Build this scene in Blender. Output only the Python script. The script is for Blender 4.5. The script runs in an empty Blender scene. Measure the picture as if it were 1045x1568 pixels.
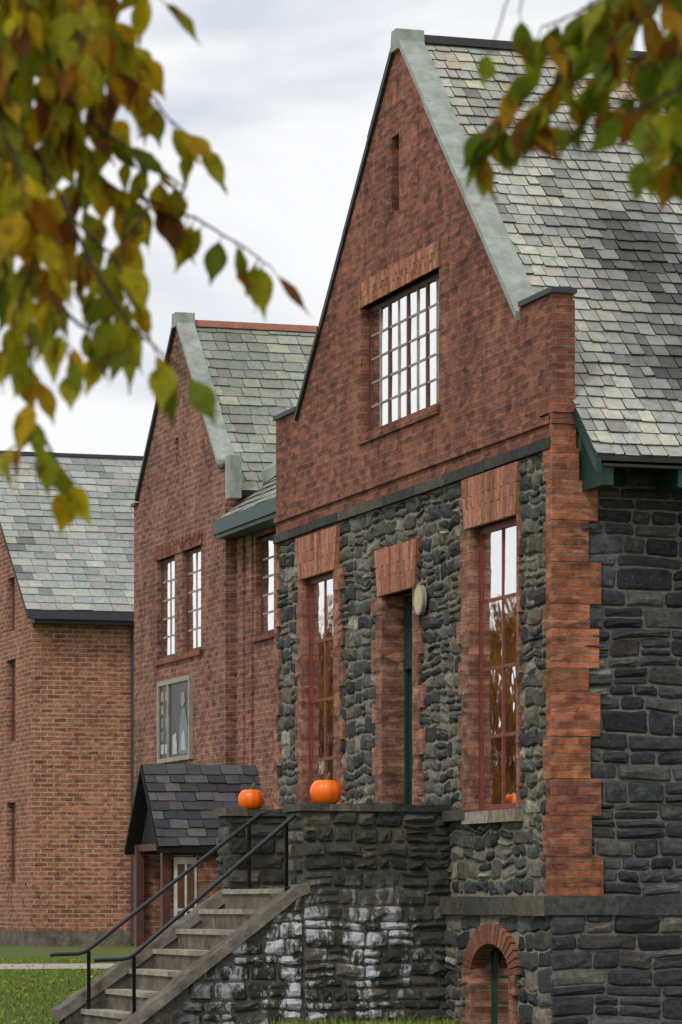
import bpy, math, random
import numpy as np
from mathutils import Vector
from mathutils import noise as mn
random.seed(11)
R_=random.random
def U_(a,b): return random.uniform(a,b)
sc=bpy.context.scene
TH=math.radians(17.3)
F=Vector((math.sin(TH),math.cos(TH),0)); RT=Vector((math.cos(TH),-math.sin(TH),0)); ZZ=Vector((0,0,1))
CAM=Vector((0,0,0))-RT*1.926-F*32.0
def lin(r,g,b,k=1.0):
    o=[]
    for c in (r,g,b):
        c=c/255.0
        c=c/12.92 if c<=0.04045 else ((c+0.055)/1.055)**2.4
        o.append(min(c*k,0.95))
    return tuple(o)
# ---------------------------------------------------------------- mesh builder
class B:
    def __init__(s): s.v=[];s.f=[];s.m=[];s.c=[]
    def poly(s,pts,mat=0,col=(1,1,1)):
        n=len(s.v); s.v.extend([tuple(p) for p in pts]); s.f.append(tuple(range(n,n+len(pts)))); s.m.append(mat); s.c.append(col)
    def hexa(s,p,mat=0,col=(1,1,1)):
        n=len(s.v); s.v.extend([tuple(q) for q in p])
        for a in ((0,3,2,1),(4,5,6,7),(0,1,5,4),(1,2,6,5),(2,3,7,6),(3,0,4,7)):
            s.f.append(tuple(n+i for i in a)); s.m.append(mat); s.c.append(col)
    def box(s,P,u0,u1,v0,v1,w0,w1,mat=0,col=(1,1,1)):
        s.hexa([P(u0,v0,w0),P(u1,v0,w0),P(u1,v1,w0),P(u0,v1,w0),P(u0,v0,w1),P(u1,v0,w1),P(u1,v1,w1),P(u0,v1,w1)],mat,col)
    def quadgrid(s,rows,mat,col,jit=0.0):
        n=len(s.v); nr=len(rows); nc=len(rows[0])
        for r in rows: s.v.extend([tuple(p) for p in r])
        for i in range(nr-1):
            for j in range(nc-1):
                s.f.append((n+i*nc+j,n+i*nc+j+1,n+(i+1)*nc+j+1,n+(i+1)*nc+j)); s.m.append(mat)
                k=1+U_(-jit,jit); s.c.append((col[0]*k,col[1]*k,col[2]*k))
    def tube(s,pts,rad,n=6,mat=0,col=(1,1,1)):
        pts=[Vector(p) for p in pts]; base=len(s.v)
        up=Vector((0.31,0.2,0.93)).normalized()
        for i,p in enumerate(pts):
            d=(pts[min(i+1,len(pts)-1)]-pts[max(i-1,0)]).normalized()
            a=d.cross(up)
            if a.length<1e-3: a=d.cross(Vector((1,0,0)))
            a.normalize(); b=d.cross(a)
            r=rad[i] if isinstance(rad,(list,tuple)) else rad
            for k in range(n):
                t=2*math.pi*k/n; s.v.append(tuple(p+a*(r*math.cos(t))+b*(r*math.sin(t))))
        for i in range(len(pts)-1):
            for k in range(n):
                k2=(k+1)%n
                s.f.append((base+i*n+k,base+i*n+k2,base+(i+1)*n+k2,base+(i+1)*n+k)); s.m.append(mat); s.c.append(col)
        for e in (0,len(pts)-1):
            s.f.append(tuple(base+e*n+k for k in range(n))); s.m.append(mat); s.c.append(col)
    def obj(s,name,mats,parent=None,smooth=False):
        me=bpy.data.meshes.new(name); me.from_pydata(s.v,[],s.f); me.update()
        for m in mats: me.materials.append(m)
        np_=len(me.polygons)
        me.polygons.foreach_set("material_index",np.array(s.m,dtype=np.int32))
        if smooth: me.polygons.foreach_set("use_smooth",np.ones(np_,dtype=bool))
        lt=np.array([len(f) for f in s.f]); nl=int(lt.sum())
        col=np.ones((np_,4),dtype=np.float32); col[:,:3]=np.array(s.c,dtype=np.float32)
        at=me.color_attributes.new("Col",'FLOAT_COLOR','CORNER')
        at.data.foreach_set("color",np.repeat(col,lt,axis=0).ravel())
        co=np.empty(len(me.vertices)*3,dtype=np.float32); me.vertices.foreach_get("co",co); co=co.reshape(-1,3)
        nr=np.empty(np_*3,dtype=np.float32); me.polygons.foreach_get("normal",nr); nr=np.abs(nr.reshape(-1,3))
        vi=np.empty(nl,dtype=np.int32); me.loops.foreach_get("vertex_index",vi)
        lc=co[vi]; ln=np.repeat(nr,lt,axis=0)
        ax=np.argmax(ln,axis=1)
        uv=np.empty((nl,2),dtype=np.float32)
        uv[:,0]=np.where(ax==0,lc[:,1],lc[:,0]); uv[:,1]=np.where(ax==2,lc[:,1],lc[:,2])
        ul=me.uv_layers.new(name="UVMap"); ul.data.foreach_set("uv",uv.ravel())
        o=bpy.data.objects.new(name,me); sc.collection.objects.link(o)
        if parent: o.parent=parent
        return o
def empty(name):
    e=bpy.data.objects.new(name,None); sc.collection.objects.link(e); return e
def frame(o,U,N):
    o=Vector(o);U=Vector(U);N=Vector(N)
    return lambda u,v,w=0.0: o+U*u+ZZ*v+N*w
# ---------------------------------------------------------------- materials
def newmat(name):
    m=bpy.data.materials.new(name); m.use_nodes=True; nt=m.node_tree; nt.nodes.clear()
    out=nt.nodes.new('ShaderNodeOutputMaterial'); p=nt.nodes.new('ShaderNodeBsdfPrincipled')
    nt.links.new(p.outputs[0],out.inputs[0]); return m,nt,p,out
def nd(nt,t,**k):
    n=nt.nodes.new(t)
    for a,b in k.items():
        if a.startswith('i_'):
            key=a[2:].replace('_',' ')
            s=n.inputs[key]
            if hasattr(b,'is_output'): nt.links.new(b,s)
            else: s.default_value=b
        else: setattr(n,a,b)
    return n
def mixc(nt,bt,fac,a,b):
    n=nt.nodes.new('ShaderNodeMix'); n.data_type='RGBA'; n.blend_type=bt
    for s,x in ((n.inputs[0],fac),(n.inputs[6],a),(n.inputs[7],b)):
        if hasattr(x,'is_output'): nt.links.new(x,s)
        else: s.default_value=x if not isinstance(x,tuple) or len(x)==4 else (*x,1)
    return n.outputs[2]
def noise(nt,vec,scale,detail=4,rough=.6,lo=0.3,hi=0.7,a=0.,b=1.):
    n=nd(nt,'ShaderNodeTexNoise',i_Scale=scale,i_Detail=detail,i_Roughness=rough)
    if vec is not None: nt.links.new(vec,n.inputs['Vector'])
    m=nd(nt,'ShaderNodeMapRange'); nt.links.new(n.outputs['Fac'],m.inputs['Value'])
    m.inputs['From Min'].default_value=lo; m.inputs['From Max'].default_value=hi
    m.inputs['To Min'].default_value=a; m.inputs['To Max'].default_value=b
    return m.outputs[0]
def grey(nt,v):
    c=nd(nt,'ShaderNodeCombineColor'); 
    for i in range(3): nt.links.new(v,c.inputs[i])
    return c.outputs[0]
def bump(nt,p,h,strength,dist):
    b=nd(nt,'ShaderNodeBump',i_Strength=strength,i_Distance=dist); nt.links.new(h,b.inputs['Height']); nt.links.new(b.outputs[0],p.inputs['Normal']); return b
def objco(nt,scale=None):
    t=nd(nt,'ShaderNodeTexCoord').outputs['Object']
    if scale:
        m=nd(nt,'ShaderNodeMapping'); nt.links.new(t,m.inputs['Vector']); m.inputs['Scale'].default_value=scale; t=m.outputs[0]
    return t
def attr(nt): return nd(nt,'ShaderNodeAttribute',attribute_name='Col').outputs['Color']
def brick_mat(name,c1,c2,mort,row=.075,wid=.215,ms=.007,soot=.45,pale=.45):
    m,nt,p,o=newmat(name)
    uv=nd(nt,'ShaderNodeTexCoord').outputs['UV']; oc=objco(nt)
    br=nd(nt,'ShaderNodeTexBrick'); nt.links.new(uv,br.inputs['Vector'])
    br.inputs['Scale'].default_value=1; br.inputs['Mortar Size'].default_value=ms; br.inputs['Mortar Smooth'].default_value=.3
    br.inputs['Brick Width'].default_value=wid; br.inputs['Row Height'].default_value=row; br.inputs['Bias'].default_value=-.05
    br.inputs['Color1'].default_value=(*c1,1); br.inputs['Color2'].default_value=(*c2,1); br.inputs['Mortar'].default_value=(*mort,1)
    c=mixc(nt,'MULTIPLY',1.0,br.outputs['Color'],grey(nt,noise(nt,oc,9,5,.7,.3,.7,.62,1.38)))
    c=mixc(nt,'MULTIPLY',1.0,c,grey(nt,noise(nt,objco(nt,(1,1,.5)),1.1,5,.65,.3,.65,1-soot,1.15)))
    pal=noise(nt,oc,2.3,6,.75,.5,.75,0,pale)
    c=mixc(nt,'MIX',pal,c,(*[min(.5,x*1.15+.055) for x in c1],1))
    c=mixc(nt,'MULTIPLY',noise(nt,objco(nt,(4.6,4.6,13.3)),1.0,0,.5,.58,.66,0,.5),c,(.35,.3,.3,1))
    c=mixc(nt,'MIX',noise(nt,objco(nt,(4.1,4.1,13.0)),1.1,1,.5,.58,.68,0,.45),c,(*[min(.6,x*1.4+.045) for x in c1],1))
    c=mixc(nt,'MULTIPLY',1.0,c,attr(nt))
    nt.links.new(c,p.inputs['Base Color']); p.inputs['Roughness'].default_value=.9; p.inputs['Specular IOR Level'].default_value=.25
    h=nd(nt,'ShaderNodeMath',operation='SUBTRACT'); nt.links.new(noise(nt,oc,45,4,.6),h.inputs[0]); nt.links.new(br.outputs['Fac'],h.inputs[1])
    bump(nt,p,h.outputs[0],.7,.008)
    return m
def stone_mat(name,stain=False,rough=.85):
    m,nt,p,o=newmat(name); oc=objco(nt)
    c=mixc(nt,'MULTIPLY',1.0,attr(nt),grey(nt,noise(nt,oc,14,7,.75,.28,.7,.4,1.6)))
    c=mixc(nt,'MULTIPLY',1.0,c,grey(nt,noise(nt,objco(nt,(1,1,.45)),1.3,5,.65,.3,.7,.6,1.25)))
    c=mixc(nt,'MIX',noise(nt,oc,5,6,.75,.58,.75,0,.4),c,lin(120,98,66)+(1,))
    c=mixc(nt,'MIX',noise(nt,oc,32,4,.7,.62,.74,0,.5),c,lin(160,160,148)+(1,))
    if stain:
        sep=nd(nt,'ShaderNodeSeparateXYZ'); nt.links.new(oc,sep.inputs[0])
        def mr(sock,a,b):
            q=nd(nt,'ShaderNodeMapRange'); nt.links.new(sock,q.inputs['Value']); q.inputs['From Min'].default_value=a; q.inputs['From Max'].default_value=b; return q.outputs[0]
        def mul(a,b):
            q=nd(nt,'ShaderNodeMath',operation='MULTIPLY'); nt.links.new(a,q.inputs[0]); nt.links.new(b,q.inputs[1]); return q.outputs[0]
        c=mixc(nt,'MIX',noise(nt,oc,2.2,4,.6,.5,.72,0,.4),c,(.02,.024,.016,1))
        k=mul(mul(mr(sep.outputs['Z'],.3,-.2),mr(sep.outputs['X'],-.1,-.6)),mr(sep.outputs['X'],-2.8,-1.9))
        k=mul(k,noise(nt,objco(nt,(2.4,2.4,.95)),1.6,8,.74,.5,.57,0,.94))
        c=mixc(nt,'MIX',k,c,(.66,.69,.73,1))
    nt.links.new(c,p.inputs['Base Color']); p.inputs['Roughness'].default_value=rough; p.inputs['Specular IOR Level'].default_value=.3
    bump(nt,p,noise(nt,oc,26,8,.75,.2,.8),.9,.02)
    return m
def plain(name,c,rough=.7,ns=8,var=.25,bumpd=0.0,spec=.4,useattr=False,metal=0,streak=0):
    m,nt,p,o=newmat(name); oc=objco(nt)
    k=mixc(nt,'MULTIPLY',1.0,(*c,1),grey(nt,noise(nt,oc,ns,6,.65,.3,.7,1-var,1+var)))
    if streak: k=mixc(nt,'MULTIPLY',1.0,k,grey(nt,noise(nt,objco(nt,(1,1,.3)),3.5,6,.75,.4,.7,1,1-streak)))
    if useattr: k=mixc(nt,'MULTIPLY',1.0,k,attr(nt))
    nt.links.new(k,p.inputs['Base Color']); p.inputs['Roughness'].default_value=rough; p.inputs['Specular IOR Level'].default_value=spec; p.inputs['Metallic'].default_value=metal
    if bumpd: bump(nt,p,noise(nt,oc,ns*4,6,.7),.7,bumpd)
    return m
M={}
M['brick']=brick_mat('gable_brick',lin(142,86,65,1.15),lin(106,64,53,1.1),lin(128,108,96,1.05))
M['brick_mid']=brick_mat('mid_brick',lin(146,98,78,1.1),lin(114,75,62,1.05),lin(152,134,122,1.0),row=.085,ms=.009)
M['brick_left']=brick_mat('orange_brick',lin(156,100,74,1.12),lin(116,73,58,1.05),lin(170,146,128,1.0),row=.105,wid=.3,ms=.016,soot=.25)
M['quoin']=brick_mat('quoin_brick',lin(188,112,76,1.05),lin(126,76,60,1.0),lin(138,110,94,1.0),soot=.45,pale=.5,ms=.009)
M['jamb']=brick_mat('jamb_brick',lin(162,114,92,1.08),lin(124,82,68,1.0),lin(134,112,98,1.0),soot=.45,ms=.009)
M['voussoir']=plain('voussoir_brick',lin(166,116,94,1.08),.9,20,.35,.006,.2,True)
M['stone']=stone_mat('rubble_stone'); M['stone_t']=stone_mat('stained_stone',True,.7)
M['mortar']=plain('mortar',lin(134,128,116,1.05),.95,18,.35,.006,.2)
M['slate']=plain('slate',(1,1,1),.6,12,.24,.004,.4,True)
M['underroof']=plain('roof_deck',lin(50,48,46),.8)
M['coping']=plain('lead_coping',lin(150,157,149,1.05),.6,5,.28,.003,.4,streak=.35)
M['flash_shade']=plain('dark_flashing_coping_shade',lin(58,58,64),.6)  # flashing colour, also used to paint shade on the far coping slopes
M['green']=plain('green_paint',lin(22,60,52),.45)
M['winered']=plain('red_paint',lin(118,58,44),.55,9,.3)
M['darkframe']=plain('dark_frame',lin(88,58,50),.6)
M['paleframe']=plain('pale_frame',lin(150,142,132),.6)
M['white']=plain('white_paint',lin(205,205,200),.5)
M['concrete']=plain('concrete',lin(156,148,134,1.15),.9,10,.35,.005,.2,streak=.4)
M['concdark']=plain('weathered_concrete',lin(110,103,94,1.05),.9,6,.5,.012,.2,streak=.4)
M['metal']=plain('black_iron',lin(30,32,38),.4)
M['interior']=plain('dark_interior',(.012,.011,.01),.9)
M['terracotta']=plain('ridge_tile',lin(170,112,96),.8)
def glass_mat(name,refl,dark,ior=2.6,bs=.2):
    m,nt,p,o=newmat(name); oc=objco(nt)
    nt.nodes.remove(p)
    g=nd(nt,'ShaderNodeBsdfGlossy'); g.inputs['Roughness'].default_value=.03; g.inputs['Color'].default_value=(refl,refl,refl*1.01,1)
    d=nd(nt,'ShaderNodeBsdfDiffuse'); d.inputs['Color'].default_value=(*dark,1)
    b=nd(nt,'ShaderNodeBump',i_Strength=bs,i_Distance=.004); nt.links.new(noise(nt,oc,3.5,2,.5),b.inputs['Height']); nt.links.new(b.outputs[0],g.inputs['Normal'])
    lw=nd(nt,'ShaderNodeFresnel',i_IOR=ior)
    mx=nd(nt,'ShaderNodeMixShader'); nt.links.new(lw.outputs[0],mx.inputs[0]); nt.links.new(d.outputs[0],mx.inputs[1]); nt.links.new(g.outputs[0],mx.inputs[2])
    nt.links.new(mx.outputs[0],o.inputs[0]); return m
M['glass']=glass_mat('window_glass',.86,(.10,.06,.035),2.0,.35)
M['glassdark']=glass_mat('basement_glass',.8,(.02,.02,.018),1.6)
M['glasspale']=glass_mat('window_glass_pale',.92,(.58,.58,.6))  # panes with a grey-white diffuse base under the gloss
# ---------------------------------------------------------------- generators
def wall(b,P,u0,u1,v0,topf,holes,mat=0,depth=.15,w=0.,extra=(),rmat=None):
    br=sorted({u0,u1,*[h[0] for h in holes],*[h[1] for h in holes],*extra})
    br=[x for x in br if u0<=x<=u1]
    for a,c in zip(br[:-1],br[1:]):
        mid=(a+c)/2; cur=v0
        for h in sorted([h for h in holes if h[0]<mid<h[1]],key=lambda h:h[2]):
            if h[2]>cur: b.poly([P(a,cur,w),P(c,cur,w),P(c,h[2],w),P(a,h[2],w)],mat)
            cur=h[3]
        b.poly([P(a,cur,w),P(c,cur,w),P(c,topf(c-1e-5),w),P(a,topf(a+1e-5),w)],mat)
    rm=mat if rmat is None else rmat
    for (a,c,z0,z1) in holes:
        d=w-depth
        for q in (((a,z0),(a,z1)),((c,z0),(c,z1)),((a,z0),(c,z0)),((a,z1),(c,z1))):
            b.poly([P(*q[0],w),P(*q[1],w),P(*q[1],d),P(*q[0],d)],rm)
def stone(b,P,a,c,z0,z1,col,proud,w0,mat=0,rnd=1.0):
    L=c-a;H=z1-z0; i=min(.022,L*.2,H*.24)
    us=[0,i,i+(L-2*i)*U_(.25,.4),i+(L-2*i)*U_(.6,.75),L-i,L]; vs=[0,i,i+(H-2*i)*U_(.35,.65),H-i,H]
    rows=[]
    pr=proud*U_(.45,1.35); tu=U_(-.5,.5)*pr; tv=U_(-.5,.25)*pr
    sk=U_(-.024,.024)*rnd
    for r,v in enumerate(vs):
        row=[]
        for k,u in enumerate(us):
            er=r in(0,4); ek=k in (0,5); e=er or ek
            n2=(r in (1,3)) or (k in (1,4))
            w=0.0 if e else pr*(U_(.5,.9) if n2 else U_(.8,1.35))+tu*(u/L-.5)+tv*(v/H-.5)
            du=dv=0
            if er and ek:
                q=i*U_(.4,1.3)*rnd; du=q if k==0 else -q; dv=q*.7 if r==0 else -q*.7
            elif e: du=U_(-.005,.005);dv=U_(-.006,.006)*rnd
            row.append(P(a+u+du+U_(-.003,.003)+sk*(v/H-.5),z0+v+dv+U_(-.004,.004),w0+w))
        rows.append(row)
    b.quadgrid(rows,mat,col,.16)
def stones(b,P,u0,u1,v0,v1,holes,pal,rh=(.1,.2),ln=(.16,.5),proud=.03,w0=0.,g=.007,topf=None,mat=0,rnd=1.0,split=.3):
    v=v0
    while v<v1-.03:
        h=U_(*rh)
        if v1-(v+h)<rh[0]*.8: h=v1-v
        mid=v+h/2; iv=[(u0,u1)]
        for H in holes:
            if H[2]<mid<H[3]:
                n=[]
                for a,c in iv:
                    if H[1]<=a or H[0]>=c: n.append((a,c)); continue
                    if H[0]>a: n.append((a,H[0]))
                    if H[1]<c: n.append((H[1],c))
                iv=n
        for a,c in iv:
            u=a
            while u<c-.02:
                L=U_(*ln)*(1.0 if h>rh[0]*1.25 else 1.15)
                if c-(u+L)<ln[0]*.7: L=c-u
                if topf is None or v+h*.6<topf(u+L/2):
                    if h>(rh[0]+rh[1])*.5 and R_()<split:
                        k=U_(.35,.65)
                        parts=[(v,v+h*k),(v+h*k,v+h)]
                    else: parts=[(v,v+h)]
                    for z0,z1 in parts:
                        cc=random.choice(pal); f=U_(.7,1.3)
                        stone(b,P,u+g,u+L-g,z0+g,z1-g,tuple(x*f for x in cc),proud,w0,mat,rnd)
                u+=L
        v+=h
def slates(b,o,Ud,Sd,Nd,LU,LS,row,wr,colf,mat=0,cut=None,jit=.016,thk=(.014,.03)):
    o=Vector(o);Ud=Vector(Ud).normalized();Sd=Vector(Sd).normalized();Nd=Vector(Nd).normalized()
    n=int(LS/row)+1
    for r in range(n):
        s=r*row; s1=min(s+row+.03,LS+.0)
        if s1-s<.04: continue
        u=0; first=True
        while u<LU:
            w=U_(*wr)
            if first and r%2: w*=.55
            first=False
            g=U_(.002,.006)
            a=u+g; c=min(u+w,LU)-g
            if c-a<.02: break
            j=U_(-jit,jit*.7); t=U_(*thk); k=U_(-.009,.009)
            q=lambda uu,ss,nn:o+Ud*uu+Sd*ss+Nd*nn
            e=U_(.0,.012)
            tl=q(a,s1,.003);tr=q(c,s1,.003)
            ml=q(a,s+j+.02+e,t*.9); mr=q(c,s+j+k+.02+e,t*.9)
            bl=q(a+e,s+j,t);br_=q(c-e,s+j+k,t+U_(-.003,.003))
            col=colf(u,s)
            b.poly([bl,br_,mr,tr,tl,ml],mat,col)
            dk=tuple(x*.3 for x in col)  # slate edges coloured darker to paint shadow lines between courses
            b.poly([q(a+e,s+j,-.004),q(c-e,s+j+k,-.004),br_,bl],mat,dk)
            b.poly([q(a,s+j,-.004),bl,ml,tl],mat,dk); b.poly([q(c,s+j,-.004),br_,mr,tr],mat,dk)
            u+=w
def window(bf,bg,P,u0,u1,v0,v1,w,ncas=1,cols=2,rows=4,fr=.06,mu=.02,fm=0,gm=0,mm=None,tilt=.006):
    mm=fm if mm is None else mm
    bf.box(P,u0,u1,v0,v0+fr,w-.05,w,fm); bf.box(P,u0,u1,v1-fr,v1,w-.05,w,fm)
    bf.box(P,u0,u0+fr,v0+fr,v1-fr,w-.05,w,fm); bf.box(P,u1-fr,u1,v0+fr,v1-fr,w-.05,w,fm)
    a0=u0+fr;a1=u1-fr;b0=v0+fr;b1=v1-fr; cw=(a1-a0)/ncas
    for i in range(ncas):
        ca=a0+i*cw;cb=ca+cw
        if i>0: bf.box(P,ca-.025,ca+.025,b0,b1,w-.045,w-.003,fm)
        pw=(cb-ca)/cols;ph=(b1-b0)/rows
        for k in range(1,cols): bf.box(P,ca+k*pw-mu/2,ca+k*pw+mu/2,b0,b1,w-.04,w-.006,mm)
        for k in range(1,rows): bf.box(P,ca+.004,cb-.004,b0+k*ph-mu/2,b0+k*ph+mu/2,w-.042,w-.008,mm)
        for x in range(cols):
            for y in range(rows):
                t=[U_(-tilt,tilt)*.4 for _ in range(3)]
                uA=ca+x*pw;uB=uA+pw;vA=b0+y*ph;vB=vA+ph; W=w-.018
                bg.poly([P(uA,vA,W+t[0]),P(uB,vA,W+t[1]),P(uB,vB,W+t[1]+t[2]),P(uA,vB,W+t[0]+t[2])],gm)
def jack(b,P,u0,u1,v0,v1,splay,n,w0,w1,mat=0):
    for i in range(n):
        a=i/n;c=(i+1)/n;g=.003
        def bu(t): return u0+(u1-u0)*t
        def tu(t): return u0-splay+(u1-u0+2*splay)*t
        vm=v0+(v1-v0)*(.38 if i%2 else .62)
        for lo,hi in ((v0,vm-.003),(vm+.003,v1)):
            k=U_(.65,1.25); col=(k,k*U_(.85,1.08),k*U_(.85,1.08)); ww=w1+U_(-.005,.005)
            def pg(tt,v,w_,s): 
                f=(v-v0)/(v1-v0); return P(bu(tt)*(1-f)+tu(tt)*f+s*g,v,w_)
            b.hexa([pg(a,lo,w0,1),pg(c,lo,w0,-1),pg(c,hi,w0,-1),pg(a,hi,w0,1),pg(a,lo,ww,1),pg(c,lo,ww,-1),pg(c,hi,ww,-1),pg(a,hi,ww,1)],mat,col)
def coping(b,P,ta,tb,zf,wo,wi,th,nseg,mat=0):
    for i in range(nseg):
        a=ta+(tb-ta)*i/nseg; c=ta+(tb-ta)*(i+1)/nseg
        if a>c:a,c=c,a
        a+=.004;c-=.004; j=U_(-.012,.012); wj=U_(-.008,.008)
        b.hexa([P(a,zf(a),wo+wj),P(c,zf(c),wo+wj),P(c,zf(c)+th+j,wo+wj),P(a,zf(a)+th+j,wo+wj),P(a,zf(a),wi+wj),P(c,zf(c),wi+wj),P(c,zf(c)+th+j,wi+wj),P(a,zf(a)+th+j,wi+wj)],mat,(1,)*3)
# palettes
PALF=[lin(*c,1.15) for c in ((74,75,73),(86,85,79),(60,62,63),(102,99,89),(114,108,97),(68,71,69),(52,55,57),(90,85,75),(134,128,115),(78,81,79),(56,58,59))]
PALS=[lin(*c,1.1) for c in ((60,62,65),(50,52,56),(68,70,73),(76,79,82),(45,47,50),(88,87,84),(57,59,62),(64,65,68),(104,100,92),(70,66,62))]
PALT=[lin(*c,1.3) for c in ((56,56,50),(66,64,56),(46,47,44),(80,76,66),(90,84,72),(52,54,50),(62,62,56))]
# ================================================================= MAIN STONE HOUSE
house=empty('stone_house')
PF=frame((0,0,0),(0,1,0),(-1,0,0)); PS=frame((0,0,0),(1,0,0),(0,-1,0))
PFW=lambda u,v,w=0.0: PF(u+.03*mn.noise(Vector((u*2.3,v*2.3,7))),v+.055*mn.noise(Vector((u*1.7,v*1.4,2)))+.04*mn.noise(Vector((u*5,v*4,9))),w)
PSW=lambda u,v,w=0.0: PS(u,v+.04*mn.noise(Vector((u*1.5,v*1.4,3)))+.02*mn.noise(Vector((u*4,v*4,6))),w)
GL=8.9
W1=(.9,2.2,.88,3.6); W2=(6.62,7.8,.88,3.6); DR=(3.93,4.93,.15,3.18); BW=(.95,2.0,-1.3,-.37)
W3=(3.17,5.71,4.93,6.27); SL=(4.43,4.67,7.06,7.85)
wl=B()
wall(wl,PF,0,GL,0,lambda t:4.15,[W1,W2,DR],0,.14)
wall(wl,PF,-.05,GL,-1.6,lambda t:0,[BW],0,.2,w=.05)
wl.poly([PF(-.05,0,0),PF(GL,0,0),PF(GL,0,.05),PF(-.05,0,.05)],0)
topm=lambda t: 5.5 if (t<.9 or t>GL-.9) else 8.8-.952*abs(t-4.45)
wall(wl,PF,0,GL,4.15,topm,[W3,SL],1,.16,w=.02,extra=(.9,4.45,8.0))
wl.poly([PF(0,4.15,0),PF(GL,4.15,0),PF(GL,4.15,.02),PF(0,4.15,.02)],1)
ts=[0,.9,.9001,4.45,7.9999,8.0,GL]
wl.poly([PF(0,3.9,-.17)]+[PF(GL,3.9,-.17)]+[PF(t,topm(t),-.17) for t in reversed(ts)],1)
wl.poly([PF(0,4.05,.02),PF(0,5.5,.02),PF(0,5.5,-.17),PF(0,4.05,-.17)],1)
wl.poly([PF(GL,4.15,.02),PF(GL,5.5,.02),PF(GL,5.5,-.17),PF(GL,4.15,-.17)],1)
for a,c in ((0,.9),(8.0,GL)):
    wl.poly([PF(a,5.5,.02),PF(c,5.5,.02),PF(c,5.5,-.17),PF(a,5.5,-.17)],1)
wl.poly([PS(0,0),PS(11,0),PS(11,4.4),PS(0,4.4)],2); wl.poly([PS(-.05,-1.6,.05),PS(11,-1.6,.05),PS(11,0,.05),PS(-.05,0,.05)],2)
wl.poly([(0,GL,-1.6),(11,GL,-1.6),(11,GL,4.5),(0,GL,4.5)],1)
wl.poly([(11,0,-1.6),(11,GL,-1.6),(11,GL,4.5),(11,4.45,8.75),(11,0,4.5)],1)
wl.obj('walls',[M['mortar'],M['brick'],plain('grey_mortar',lin(108,105,100),.95,18,.4,.006,.2)],house)
ib=B()
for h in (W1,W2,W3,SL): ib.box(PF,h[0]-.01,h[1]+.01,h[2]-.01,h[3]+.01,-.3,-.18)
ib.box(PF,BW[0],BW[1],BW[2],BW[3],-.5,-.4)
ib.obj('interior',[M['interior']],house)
st=B()
holesF=[(W1[0]-.0,W1[1]+.1,W1[2],W1[3]+.45),(W2[0]-.1,W2[1]+.1,W2[2],W2[3]+.45),(DR[0]-.1,DR[1]+.1,DR[2],DR[3]+.45),(0,.08,0,4.2)]
stones(st,PFW,0,GL,.08,4.1,holesF,PALF,(.09,.19),(.12,.4),.032,g=.011,split=.35,rnd=1.0)
stones(st,PFW,-.07,2.88,-1.5,-.1,[(BW[0]-.15,BW[1]+.15,BW[2]-.4,BW[3]+.12)],PALF,(.12,.22),(.2,.5),.03,w0=.05,rnd=.8)
stones(st,PF,5.3,GL,-1.5,-.1,[],PALF,(.14,.24),(.25,.55),.03,w0=.05)
stones(st,PSW,0,10.9,.08,4.1,[(0,.2,0,4.2)],PALS,(.09,.21),(.16,.58),.034,rnd=.8,g=.008)
stones(st,PSW,-.07,10.9,-1.5,-.1,[],PALS,(.1,.22),(.2,.6),.032,w0=.05,rnd=.8,g=.008)
st.obj('rubble_stonework',[M['stone']],house)
tr=B()
def segbox(b,P,u0,u1,v0,v1,w0,w1,mat,seg=(.5,.9),pal=None,j=.006):
    u=u0
    while u<u1-.01:
        L=U_(*seg)
        if u1-(u+L)<seg[0]*.6: L=u1-u
        c=random.choice(pal) if pal else (1,1,1)
        b.box(P,u+.003,u+L-.003,v0+U_(-j,j),v1+U_(-j,j),w0,w1+U_(-j,j),mat,c); u+=L
PC=[lin(*c,1.2) for c in ((84,80,72),(72,72,68),(98,92,80))]
segbox(tr,PF,-.05,2.88,-.1,.07,-.02,.12,0,pal=PC)
segbox(tr,PF,5.3,GL,-.1,.07,-.02,.12,0,pal=PC)
segbox(tr,PS,-.115,10.9,-.1,.07,-.02,.085,0,pal=[lin(60,62,64,1.2),lin(70,70,70,1.2)])
segbox(tr,PF,2.2,2.88,.8,.9,-.02,.1,0,pal=PC)
segbox(tr,PF,0,GL,4.1,4.2,0.0,.06,0,seg=(.5,1.2),pal=[lin(78,74,70),lin(66,66,66),lin(92,86,78)])
segbox(tr,PF,.8,2.3,.76,.88,-.1,.09,0,(.7,.9),[lin(170,162,146,1.1),lin(140,132,116)]); tr.box(PF,6.55,7.9,.76,.88,-.1,.09,0,lin(150,142,128))
tr.obj('stone_trim',[M['stone']],house)
bb=B()
bb.box(PF,-.0,GL,4.33,4.4,.0,.05,0)
z=.07;i=0
while z<4.1:
    h=U_(.2,.42)
    if z+h>4.0:h=4.1-z
    wide=i%2==0; f=U_(.72,1.1)
    if z<2: f*=.88
    c=(f,f*U_(.94,1.06),f*U_(.92,1.15))
    ww=(.42 if wide else .32)+U_(-.03,.03)
    if z>3.55: ww=U_(.2,.24)
    bb.box(PS,-.045,ww,z+.002,z+h-.002,-.02,.042,1,c)
    bb.box(PF,.02,(.12 if wide else .2),z+.002,z+h-.002,-.02,.044,1,c)
    z+=h;i+=1
bb.box(PS,-.045,.19,4.1,4.32,-.02,.03,1); bb.box(PS,-.05,.2,4.32,4.42,-.02,.06,0); bb.box(PS,-.055,.21,4.42,4.5,-.02,.08,0); bb.box(PS,-.03,.185,4.5,5.44,-.02,.012,0)
bb.box(PF,.021,.3,4.42,4.5,.0,.053,0)
z=.1;i=0
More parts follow.
